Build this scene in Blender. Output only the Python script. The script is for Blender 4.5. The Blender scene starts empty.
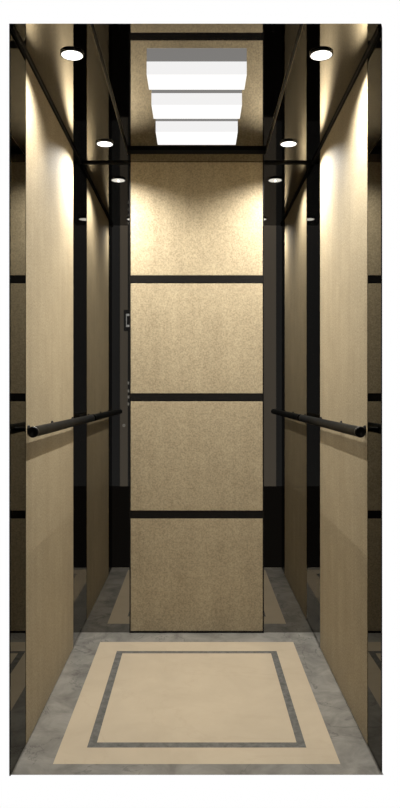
import bpy, bmesh, math
from mathutils import Vector, Matrix
PI = math.pi
sc = bpy.context.scene
col = sc.collection

# ---------------------------------------------------------------- measures (metres)
EYE = 1.1975          # eye height above the car floor
H = 2.350             # ceiling height
W = 0.582             # half width of the car
YB = 3.500            # back wall
YF = 2.195            # front sill of the floor
YL, YR = 2.188, 2.211 # front edges of the left and right wall
YC = 2.184            # front edge of the ceiling
YP0, YP1 = 2.384, 3.294   # champagne panel on each side wall
CP = 0.3290           # half width of the back centre panels
RX = 0.3325           # half width of the ceiling recess
YRB = 3.377           # back edge of the recess
RZ = H + 0.0200       # recessed ceiling plane

# ---------------------------------------------------------------- materials
def mat(name):
    m = bpy.data.materials.new(name); m.use_nodes = True
    nt = m.node_tree; b = nt.nodes['Principled BSDF']
    return m, nt, b
def N(nt, t, **kw):
    n = nt.nodes.new(t)
    for k, v in kw.items():
        if k in n.inputs: n.inputs[k].default_value = v
        else: setattr(n, k, v)
    return n
def simple(name, c, rough=0.5, metal=0.0, spec=0.5):
    m, nt, b = mat(name)
    b.inputs['Base Color'].default_value = (*c, 1); b.inputs['Roughness'].default_value = rough
    b.inputs['Metallic'].default_value = metal; b.inputs['Specular IOR Level'].default_value = spec
    # faint procedural variation of the gloss
    tc = N(nt, 'ShaderNodeTexCoord'); n = N(nt, 'ShaderNodeTexNoise', Scale=14.0, Detail=3.0)
    nt.links.new(tc.outputs['Object'], n.inputs['Vector'])
    mr = N(nt, 'ShaderNodeMapRange'); mr.inputs['To Min'].default_value = max(0, rough*0.85)
    mr.inputs['To Max'].default_value = rough*1.15
    nt.links.new(n.outputs['Fac'], mr.inputs['Value']); nt.links.new(mr.outputs['Result'], b.inputs['Roughness'])
    return m
def emit(name, c, s):
    m = bpy.data.materials.new(name); m.use_nodes = True; nt = m.node_tree; nt.nodes.clear()
    e = N(nt, 'ShaderNodeEmission'); e.inputs['Color'].default_value = (*c, 1); e.inputs['Strength'].default_value = s
    o = N(nt, 'ShaderNodeOutputMaterial'); nt.links.new(e.outputs[0], o.inputs[0]); return m

def champagne():
    m, nt, b = mat('champagne_textured_steel'); L = nt.links.new
    tc = N(nt, 'ShaderNodeTexCoord')
    fine = N(nt, 'ShaderNodeTexNoise', Scale=150.0, Detail=2.5, Roughness=0.6)
    mid = N(nt, 'ShaderNodeTexNoise', Scale=9.0, Detail=5.0, Roughness=0.55)
    mp = N(nt, 'ShaderNodeMapping'); mp.inputs['Scale'].default_value = (22, 22, 1.3)
    grain = N(nt, 'ShaderNodeTexNoise', Scale=1.0, Detail=4.0, Roughness=0.6)
    L(tc.outputs['Object'], fine.inputs['Vector']); L(tc.outputs['Object'], mid.inputs['Vector'])
    L(tc.outputs['Object'], mp.inputs['Vector']); L(mp.outputs[0], grain.inputs['Vector'])
    r1 = N(nt, 'ShaderNodeValToRGB'); r1.color_ramp.elements[0].position = .34; r1.color_ramp.elements[1].position = .66
    r1.color_ramp.elements[0].color = (.28, .231, .150, 1); r1.color_ramp.elements[1].color = (.425, .356, .240, 1)
    L(fine.outputs['Fac'], r1.inputs['Fac'])
    r2 = N(nt, 'ShaderNodeValToRGB'); r2.color_ramp.elements[0].position = .3; r2.color_ramp.elements[1].position = .7
    r2.color_ramp.elements[0].color = (.84, .82, .79, 1); r2.color_ramp.elements[1].color = (1.06, 1.05, 1.03, 1)
    ad = N(nt, 'ShaderNodeMath', operation='ADD'); hf = N(nt, 'ShaderNodeMath', operation='MULTIPLY'); hf.inputs[1].default_value = .5
    L(mid.outputs['Fac'], ad.inputs[0]); L(grain.outputs['Fac'], ad.inputs[1]); L(ad.outputs[0], hf.inputs[0]); L(hf.outputs[0], r2.inputs['Fac'])
    mx = N(nt, 'ShaderNodeMix', data_type='RGBA', blend_type='MULTIPLY'); mx.inputs[0].default_value = 1
    L(r1.outputs[0], mx.inputs[6]); L(r2.outputs[0], mx.inputs[7]); L(mx.outputs[2], b.inputs['Base Color'])
    bp = N(nt, 'ShaderNodeBump', Strength=0.35, Distance=0.002); L(fine.outputs['Fac'], bp.inputs['Height']); L(bp.outputs[0], b.inputs['Normal'])
    b.inputs['Roughness'].default_value = .68; b.inputs['Metallic'].default_value = .0; b.inputs['Specular IOR Level'].default_value = .25
    return m

def stone(name, base, vein, var, scale=3.0, vein_amt=.5, rough=.22):
    m, nt, b = mat(name); L = nt.links.new
    tc = N(nt, 'ShaderNodeTexCoord')
    n1 = N(nt, 'ShaderNodeTexNoise', Scale=scale*3, Detail=7.0, Roughness=.65, Distortion=.6); L(tc.outputs['Object'], n1.inputs['Vector'])
    r1 = N(nt, 'ShaderNodeValToRGB'); r1.color_ramp.elements[0].position = .3; r1.color_ramp.elements[1].position = .72
    r1.color_ramp.elements[0].color = (*[c*(1-var) for c in base], 1); r1.color_ramp.elements[1].color = (*[c*(1+var) for c in base], 1)
    L(n1.outputs['Fac'], r1.inputs['Fac'])
    n2 = N(nt, 'ShaderNodeTexNoise', Scale=scale, Detail=5.0, Roughness=.6, Distortion=1.5); L(tc.outputs['Object'], n2.inputs['Vector'])
    sb = N(nt, 'ShaderNodeMath', operation='SUBTRACT'); sb.inputs[1].default_value = .5; L(n2.outputs['Fac'], sb.inputs[0])
    ab = N(nt, 'ShaderNodeMath', operation='ABSOLUTE'); L(sb.outputs[0], ab.inputs[0])
    r2 = N(nt, 'ShaderNodeValToRGB'); r2.color_ramp.elements[0].position = 0; r2.color_ramp.elements[1].position = .012
    r2.color_ramp.elements[0].color = (vein_amt,)*3+(1,); r2.color_ramp.elements[1].color = (0, 0, 0, 1)
    L(ab.outputs[0], r2.inputs['Fac'])
    mx = N(nt, 'ShaderNodeMix', data_type='RGBA'); mx.inputs[7].default_value = (*vein, 1)
    L(r2.outputs[0], mx.inputs[0]); L(r1.outputs[0], mx.inputs[6]); L(mx.outputs[2], b.inputs['Base Color'])
    b.inputs['Roughness'].default_value = rough
    return m

M_CH = champagne()
M_MIR = simple('black_titanium_mirror', (.285, .277, .26), .015, 1.0)
M_MIRF = simple('darkened_mirror', (.13, .126, .117), .015, 1.0)
M_MIRF.node_tree.nodes['Principled BSDF'].inputs['Specular Tint'].default_value = (.55, .55, .54, 1)   # same mirror as the rest, front strips darkened by colour and tint
M_CEIL = simple('bronze_mirror_steel', (.27, .258, .238), .02, 1.0)
M_INS = simple('bronze_mirror_insert', (.185, .178, .168), .02, 1.0)
M_BLK = simple('glossy_black_steel', (.010, .009, .008), .22, 0, .35)
M_TRIM = simple('satin_black_trim', (.006, .0055, .005), .5, 0, .12)
M_MATT = simple('matt_black', (.006, .006, .006), .5)
M_RAIL = simple('black_satin_metal', (.006, .0062, .006), .4, 0, .06)
M_HOUS = simple('black_lamp_housing', (.010, .009, .008), .3)
M_EDGE_HL = simple('edge_highlight', (.42, .36, .26), .3, 1.0)  # metal tone put in for the highlight on the recess seam
M_BRONZE = simple('dark_bronze_panel', (.16, .135, .105), .4, .3)
M_GREY = stone('grey_marble', (.195, .186, .168), (.08, .076, .07), .34, 2.6, .55)
M_BEIGE = stone('beige_marble', (.435, .365, .268), (.37, .305, .22), .07, 1.2, .25)
M_INLAY = stone('dark_grey_granite', (.120, .118, .110), (.19, .185, .17), .35, 12, .3)
M_BAR_B = emit('light_bar_diffuser_glow', (1, .99, .97), 1.08)
M_BAR_F = emit('light_bar_side_glow', (1, .99, .985), .89)
M_DISC = emit('downlight_glow', (1, .97, .91), 2.7)
M_WHITE = simple('white_print', (.8, .8, .8), .4)
M_STEEL = simple('brushed_steel', (.5, .48, .45), .35, 1.0)

# ---------------------------------------------------------------- mesh helpers
def obj(name, bm, m, parent=None, smooth=False, loc=(0, 0, 0)):
    bmesh.ops.recalc_face_normals(bm, faces=bm.faces)
    me = bpy.data.meshes.new(name); bm.to_mesh(me); bm.free()
    for mm in (m if isinstance(m, (list, tuple)) else [m]): me.materials.append(mm)
    if smooth:
        for p in me.polygons: p.use_smooth = True
    o = bpy.data.objects.new(name, me); o.location = loc; col.objects.link(o)
    if parent: o.parent = parent
    return o
def box(bm, x0, x1, y0, y1, z0, z1, bev=0.0, mi=0):
    vs = [bm.verts.new((x, y, z)) for x in (x0, x1) for y in (y0, y1) for z in (z0, z1)]
    fs = [bm.faces.new([vs[i] for i in f]) for f in ((0,1,3,2),(4,6,7,5),(0,4,5,1),(2,3,7,6),(0,2,6,4),(1,5,7,3))]
    for f in fs: f.material_index = mi
    if bev:
        es = list({e for f in fs for e in f.edges})
        bmesh.ops.bevel(bm, geom=es, offset=bev, segments=2, profile=.6, affect='EDGES')
def hexa(bm, pts):   # 8 points, bottom ring of 4 then top ring of 4
    v = [bm.verts.new(p) for p in pts]
    for f in ((0,1,2,3),(4,5,6,7),(0,1,5,4),(1,2,6,5),(2,3,7,6),(3,0,4,7)): bm.faces.new([v[i] for i in f])
def lathe(bm, prof, n=40, mx=None):
    rings = []
    for r, z in prof:
        if r < 1e-6: rings.append([bm.verts.new((0, 0, z))])
        else: rings.append([bm.verts.new((r*math.cos(2*PI*k/n), r*math.sin(2*PI*k/n), z)) for k in range(n)])
    for a, b in zip(rings, rings[1:]):
        for k in range(n):
            k2 = (k+1) % n
            q = [a[k % len(a)], a[k2 % len(a)], b[k2 % len(b)], b[k % len(b)]]
            u = []
            for v in q:
                if v not in u: u.append(v)
            if len(u) >= 3: bm.faces.new(u)
    if mx: bmesh.ops.transform(bm, matrix=mx, verts=[v for r in rings for v in r])
def empty(name, loc=(0, 0, 0)):
    o = bpy.data.objects.new(name, None); o.location = loc; o.empty_display_size = .05; col.objects.link(o); return o
def tag(o, label, cat, group=None):
    o['label'] = label; o['category'] = cat
    if group: o['group'] = group
    return o
def struct(name, bm, m, **k):
    o = obj(name, bm, m, **k); o['kind'] = 'structure'; return o

# ---------------------------------------------------------------- the setting
T = 0.03
# floor slab, its front edge cut back under itself; inlay laid as faces of the one floor
bm = bmesh.new()
def rect(x0, x1, y0, y1, mi):
    v = [bm.verts.new(p) for p in ((x0, y0, 0), (x1, y0, 0), (x1, y1, 0), (x0, y1, 0))]
    f = bm.faces.new(v); f.material_index = mi
def frame(o, i, mi):
    rect(o[0], o[1], o[2], i[2], mi); rect(o[0], o[1], i[3], o[3], mi)
    rect(o[0], i[0], i[2], i[3], mi); rect(i[1], o[1], i[2], i[3], mi)
WX = W+.004; YX = YB+.004
A = (-WX, WX, YF, YX); B = (-.464, .464, 2.2595, 3.3665); C_ = (-.3705, .3705, 2.364, 3.249); D = (-.342, .342, 2.399, 3.220)
frame(A, B, 0); frame(B, C_, 1); frame(C_, D, 2); rect(*D, 1)
u = [bm.verts.new(p) for p in ((-WX, YF, 0), (WX, YF, 0), (WX, YX, 0), (-WX, YX, 0), (-WX, YF+.08, -T), (WX, YF+.08, -T), (WX, YX, -T), (-WX, YX, -T))]
for f in ((4,5,6,7),(0,1,5,4),(1,2,6,5),(2,3,7,6),(3,0,4,7)): bm.faces.new([u[i] for i in f])
me_o = struct('floor', bm, [M_GREY, M_BEIGE, M_INLAY])

for nm, s, yf in (('wall_left', -1, YL), ('wall_right', 1, YR)):
    bm = bmesh.new()
    a, b_ = s*(W+.004), s*(W+T)
    hexa(bm, [(a, yf, 0), (a, YB, 0), (b_, YB, 0), (b_, yf+.14, 0), (a, yf, H), (a, YB, H), (b_, YB, H), (b_, yf+.14, H)])
    struct(nm, bm, M_MATT)
bm = bmesh.new(); box(bm, -W-T, W+T, YB+.004, YB+T, 0, H); struct('wall_back', bm, M_MATT)

# ceiling: mirror steel with a shallow recess running to the front
bm = bmesh.new()
def q(pts, mi):
    f = bm.faces.new([bm.verts.new(p) for p in pts]); f.material_index = mi
YCR = 2.222
for s in (-1, 1):
    fy = YC+.0002 if s < 0 else YR     # the right front corner is clipped where its wall ends
    nx = WX-.0001 if s < 0 else .576
    q([(s*nx, YC, H), (s*WX, fy, H), (s*WX, YX, H), (s*RX, YX, H), (s*RX, YC, H)], 0)
    q([(s*RX, YC, H), (s*RX, YRB, H), (s*RX, YRB, RZ), (s*RX, YCR, RZ)], 1)
q([(-RX, YRB, H), (-RX, YX, H), (RX, YX, H), (RX, YRB, H)], 0)
q([(-RX, YRB, H), (RX, YRB, H), (RX, YRB, RZ), (-RX, YRB, RZ)], 1)
q([(-RX, YCR, RZ), (-RX, YRB, RZ), (RX, YRB, RZ), (RX, YCR, RZ)], 2)
zt = H+.06; yt = YC+.16
q([(-WX, yt, zt), (WX, yt, zt), (WX, YX, zt), (-WX, YX, zt)], 1)
q([(-WX, YX, H), (WX, YX, H), (WX, YX, zt), (-WX, YX, zt)], 1)
for s in (-1, 1):
    fy = YC+.0002 if s < 0 else YR; nx = WX-.0001 if s < 0 else .576
    q([(s*WX, fy, H), (s*WX, YX, H), (s*WX, YX, zt), (s*WX, yt, zt)], 1)
    q([(s*nx, YC, H), (s*WX, fy, H), (s*WX, yt, zt)], 1)
    q([(s*nx, YC, H), (s*RX, YC, H), (s*RX, yt, zt), (s*WX, yt, zt)], 1)
    q([(s*RX, YC, H), (s*RX, YCR, RZ), (s*RX, yt, zt)], 1)
q([(-RX, YCR, RZ), (RX, YCR, RZ), (RX, yt, zt), (-RX, yt, zt)], 1)
o = struct('ceiling', bm, [M_CEIL, M_TRIM, M_INS])
# keep authored normals irrelevant: metal and gloss are two sided

# black cornice trims and thin bright strips that paint the highlight along the recess edges
n = 1
for s, yf in ((-1, YL), (1, YR)):
    bm = bmesh.new(); x0, x1 = sorted((s*W, s*(W-.008))); box(bm, x0, x1, max(yf, YC)+.002, YB-.0085, H-.0125, H-.0005)
    struct('trim_%d' % n, bm, M_TRIM); n += 1
for s in (-1, 1):
    bm = bmesh.new(); x0, x1 = sorted((s*W, s*(CP+.008))); box(bm, x0, x1, YB-.008, YB, H-.0085, H-.0005)
    struct('trim_%d' % n, bm, M_TRIM); n += 1
for s in (-1, 1):
    bm = bmesh.new(); x0, x1 = sorted((s*(RX+.0002), s*(RX+.0014))); box(bm, x0, x1, YC+.002, YRB, H-.002, H-.0002)
    struct('trim_%d' % n, bm, M_EDGE_HL); n += 1
# black bands between the champagne panels of the back wall
ZB = [EYE+(393-279.7)*.005, EYE+(393-397.4)*.005, EYE+(393-514.3)*.005]
bh = .0198
for z in ZB:
    bm = bmesh.new(); box(bm, -CP, CP, YB-.009, YB, z-bh, z+bh, .001); struct('trim_%d' % n, bm, M_BLK); n += 1
# slim base trims
bm = bmesh.new(); box(bm, -CP, CP, YB-.009, YB, .0005, .010); struct('trim_%d' % n, bm, M_BLK); n += 1
# edge beads that finish the centre panels
for s in (-1, 1):
    bm = bmesh.new(); x0, x1 = sorted((s*(CP+.0006), s*(CP+.006))); box(bm, x0, x1, YB-.011, YB, .0005, H-.0005); struct('trim_%d' % n, bm, M_BLK); n += 1

# ---------------------------------------------------------------- wall panels
rows = [(.0105, ZB[2]-bh), (ZB[2]+bh, ZB[1]-bh), (ZB[1]+bh, ZB[0]-bh), (ZB[0]+bh, H-.001)]
names = ['bottom champagne panel of the back wall, resting at the floor', 'champagne back wall panel between the lowest and middle black bands',
         'champagne back wall panel between the middle and highest black bands', 'top champagne panel of the back wall, under the ceiling, lit brightest']
for (z0, z1), lb in zip(rows, names):
    bm = bmesh.new(); box(bm, -CP, CP, YB-.010, YB, z0+.0006, z1-.0006, .0012)
    tag(obj('cladding_panel', bm, M_CH), lb, 'cladding panel', 'champagne panels stacked on the back wall')
for s, side in ((-1, 'left'), (1, 'right')):
    x0, x1 = sorted((s*(W-.0012), s*(W+.0035)))
    bm = bmesh.new(); box(bm, x0, x1, YP0, YP1, .0003, H-.013, .0006)
    tag(obj('cladding_panel', bm, M_CH), 'tall champagne textured panel on the %s wall behind the handrail' % side, 'cladding panel', 'tall champagne side wall panels')
    x0, x1 = sorted((s*W, s*(W+.0035)))
    yf = (YL if s < 0 else YR)
    bm = bmesh.new(); box(bm, x0, x1, yf, YP0-.0003, .0003, H-.013)
    tag(obj('mirror_panel', bm, M_MIRF), 'narrow tinted mirror strip at the front edge of the %s wall' % side, 'mirror panel', 'tinted mirror panels')
    bm = bmesh.new(); box(bm, x0, x1, YP1+.0003, YB-.0005, .0003, H-.013)
    tag(obj('mirror_panel', bm, M_MIR), 'black looking mirror strip on the %s wall in the back corner' % side, 'mirror panel', 'tinted mirror panels')
    x0, x1 = sorted((s*(CP+.0065), s*W))
    bm = bmesh.new(); box(bm, x0, x1, YB, YB+.0035, .0003, H-.009)
    tag(obj('mirror_panel', bm, M_MIR), 'tall tinted mirror on the back wall, %s of the champagne panels' % side, 'mirror panel', 'tinted mirror panels')

# ---------------------------------------------------------------- handrails
RR = .0172; RXP = .5235; RZP = EYE-.125; Y0, Y1 = 2.235, 3.470
for s, side in ((-1, 'left'), (1, 'right')):
    r = empty('handrail', (s*RXP, (Y0+Y1)/2, RZP))
    tag(r, 'round black handrail running along the %s wall' % side, 'handrail', 'black handrails')
    L2 = (Y1-Y0)/2
    R = Matrix.Rotation(-PI/2, 4, 'X')
    bm = bmesh.new(); lathe(bm, [(RR, -L2+.012), (RR, L2-.012)], 32, R)
    obj('rail', bm, M_RAIL, r, True)
    for e in (-1, 1):
        bm = bmesh.new()
        lathe(bm, [(RR, e*(L2-.012)), (RR+.0008, e*(L2-.0115)), (RR+.0008, e*(L2-.002)), (RR-.002, e*L2), (RR-.006, e*L2), (RR-.007, e*(L2-.003)), (0, e*(L2-.003))], 32, R)
        obj('end_cap', bm, M_HOUS, r, True)
    for yy in (2.41, 2.80, 3.26):
        yy2 = yy-(Y0+Y1)/2
        m = Matrix.Translation((0, yy2, 0)) @ Matrix.Rotation(s*PI/2, 4, 'Y')
        bm = bmesh.new()
        wl = W-RXP - (.0014 if YP0-.02 < yy < YP1+.02 else 0)
        lathe(bm, [(.008, 0), (.008, wl-.006), (.012, wl-.006), (.014, wl-.003), (.014, wl), (0, wl)], 24, m)
        obj('bracket', bm, M_RAIL, r, True)

# ---------------------------------------------------------------- downlights
def downlight():
    t = empty('downlight')
    bm = bmesh.new(); lathe(bm, [(.0358, -.005), (.0358, -.0065), (.0385, -.0065), (.040, -.005), (.040, 0), (0, 0)], 48)
    obj('housing', bm, M_HOUS, t, True)
    bm = bmesh.new(); lathe(bm, [(0, -.0063), (.034, -.0063), (.0356, -.0057), (.0356, -.003), (0, -.003)], 48)
    obj('lens', bm, M_DISC, t, True)
    return t
spots = [(-1, 2.377, 'front left'), (1, 2.377, 'front right'), (-1, 3.225, 'back left'), (1, 3.225, 'back right')]
proto = downlight()
for i, (s, y, w) in enumerate(spots):
    if i == 0: t = proto
    else:
        t = proto.copy(); col.objects.link(t)
        for ch in list(proto.children):
            c = ch.copy(); col.objects.link(c); c.parent = t
    t.location = (s*.423, y, H-.0002)
    tag(t, 'round glowing downlight with black rim in the %s corner of the ceiling' % w, 'downlight', 'round ceiling downlights')
    ld = bpy.data.lights.new('downlight_beam', 'SPOT'); ld.energy = 37; ld.color = (1, .975, .92)
    ld.spot_size = math.radians(149); ld.spot_blend = 1.0; ld.shadow_soft_size = .0015
    lo = bpy.data.objects.new('downlight_beam', ld); lo.location = (0, 0, -.0083); col.objects.link(lo); lo.parent = t

# ---------------------------------------------------------------- central light bars
BW = .354/2; ZBAR = EYE+1.125
for (y0, y1, w) in ((2.476, 2.597, 'nearest the front'), (2.737, 2.872, 'in the middle'), (3.020, 3.174, 'nearest the back wall')):
    t = empty('ceiling_light', (0, (y0+y1)/2, RZ))
    tag(t, 'white glowing ceiling light bar, the one of three %s' % w, 'ceiling light', 'three white light bars in the ceiling recess')
    d = (y1-y0)/2; zb = ZBAR-RZ
    bm = bmesh.new(); box(bm, -BW, BW, -d, d, zb+.0015, 0); obj('side_panel', bm, M_BAR_F, t)
    bm = bmesh.new(); box(bm, -BW+.0004, BW-.0004, -d+.0004, d-.0004, zb, zb+.0014); obj('diffuser', bm, M_BAR_B, t)

# ---------------------------------------------------------------- stand-in for the car's front wall, added behind the camera for the mirrors
YW = -2.0
bm = bmesh.new(); box(bm, -1.8, 1.8, YW-.05, YW, 0, 4.3); struct('wall_front_stand_in', bm, M_MATT)  # added dark wall, out of view, only there to be reflected
for x0, x1, w in ((-.985, -.885, 'left'), (.86, 1.02, 'right')):
    bm = bmesh.new(); box(bm, x0, x1, YW, YW+.01, .0, 4.28, .001)
    tag(obj('cladding_panel', bm, M_BRONZE), 'dark bronze panel reflected in the %s back mirror' % w, 'cladding panel', 'dark bronze panels of the added wall behind the camera')
ty, tz = YW+.0, EYE
k = 2.571*.005
t = empty('car_control_panel', (-.89, YW+.010, EYE-.6))  # the car's own operating panel, moved onto the added wall
tag(t, 'narrow black control panel with display and buttons, reflected in left mirror', 'control panel')
def cp(name, x0, x1, z0, z1, d0, d1, m, par=None):
    bm = bmesh.new(); box(bm, x0+.89, x1+.89, d0, d1, z0-EYE+.6, z1-EYE+.6, .0006); return obj(name, bm, m, par or t)
pz = lambda y: EYE+(393-y)*k
cp('plate', -.935, -.845, pz(331), pz(310), 0, .006, M_BLK)
for a in ((-.905, -.897, pz(327), pz(314)), (-.897, -.85, pz(316), pz(314)), (-.897, -.85, pz(327), pz(325))):
    cp('display_frame', *a, .0062, .008, M_WHITE)
for yy in (383, 391, 397, 404):
    cp('button', -.886, -.866, pz(yy+1.4), pz(yy-1.4), 0, .006, M_STEEL)
bm = bmesh.new(); lathe(bm, [(.006, .006), (.017, .006), (.019, .004), (.019, 0), (0, 0)], 24, Matrix.Translation((-.935+.89, 0, pz(425.5)-EYE+.6)) @ Matrix.Rotation(-PI/2, 4, 'X'))
obj('key_switch', bm, M_STEEL, t)

ld = bpy.data.lights.new('stand_in_fill', 'AREA'); ld.shape = 'RECTANGLE'; ld.size = 2.4; ld.size_y = .1; ld.energy = 30; ld.color = (1, .9, .75)  # added fill light that brightens the stand-in wall for the mirrors
lo = bpy.data.objects.new('stand_in_fill', ld); lo.location = (0, YW+.35, 4.25); lo.rotation_euler = (math.radians(-25), 0, 0); col.objects.link(lo)

# ---------------------------------------------------------------- white surroundings, made dark behind the camera to keep cabin and mirrors dim
w = bpy.data.worlds.new('surroundings'); sc.world = w; w.use_nodes = True; nt = w.node_tree; nt.nodes.clear(); L = nt.links.new
tc = N(nt, 'ShaderNodeTexCoord'); sx = N(nt, 'ShaderNodeSeparateXYZ'); L(tc.outputs['Generated'], sx.inputs[0])
rp = N(nt, 'ShaderNodeValToRGB'); e = rp.color_ramp.elements
mr = N(nt, 'ShaderNodeMapRange'); mr.inputs['From Min'].default_value = -1; L(sx.outputs['Y'], mr.inputs['Value']); L(mr.outputs[0], rp.inputs[0])
e[0].position = .42; e[0].color = (.012, .0105, .009, 1); e[1].position = .56; e[1].color = (1, 1, 1, 1)
bg = N(nt, 'ShaderNodeBackground'); L(rp.outputs[0], bg.inputs['Color']); bg.inputs['Strength'].default_value = 1.0
out = N(nt, 'ShaderNodeOutputWorld'); L(bg.outputs[0], out.inputs[0])

# ---------------------------------------------------------------- camera
cd = bpy.data.cameras.new('camera'); cd.sensor_fit = 'HORIZONTAL'; cd.sensor_width = 36; cd.lens = 63.0
cd.shift_x = 3.3/400; cd.shift_y = -11/400; cd.clip_start = .05
co = bpy.data.objects.new('camera', cd); co.location = (0, 0, EYE); co.rotation_euler = (PI/2, 0, 0); col.objects.link(co); sc.camera = co
vs = sc.view_settings; sc.display_settings.display_device = 'sRGB'
vs.view_transform = 'Standard'; vs.look = 'None'; vs.gamma = 1; vs.exposure = 0; vs.use_curve_mapping = False
sc.cycles.max_bounces = 14; sc.cycles.glossy_bounces = 10; sc.cycles.diffuse_bounces = 5
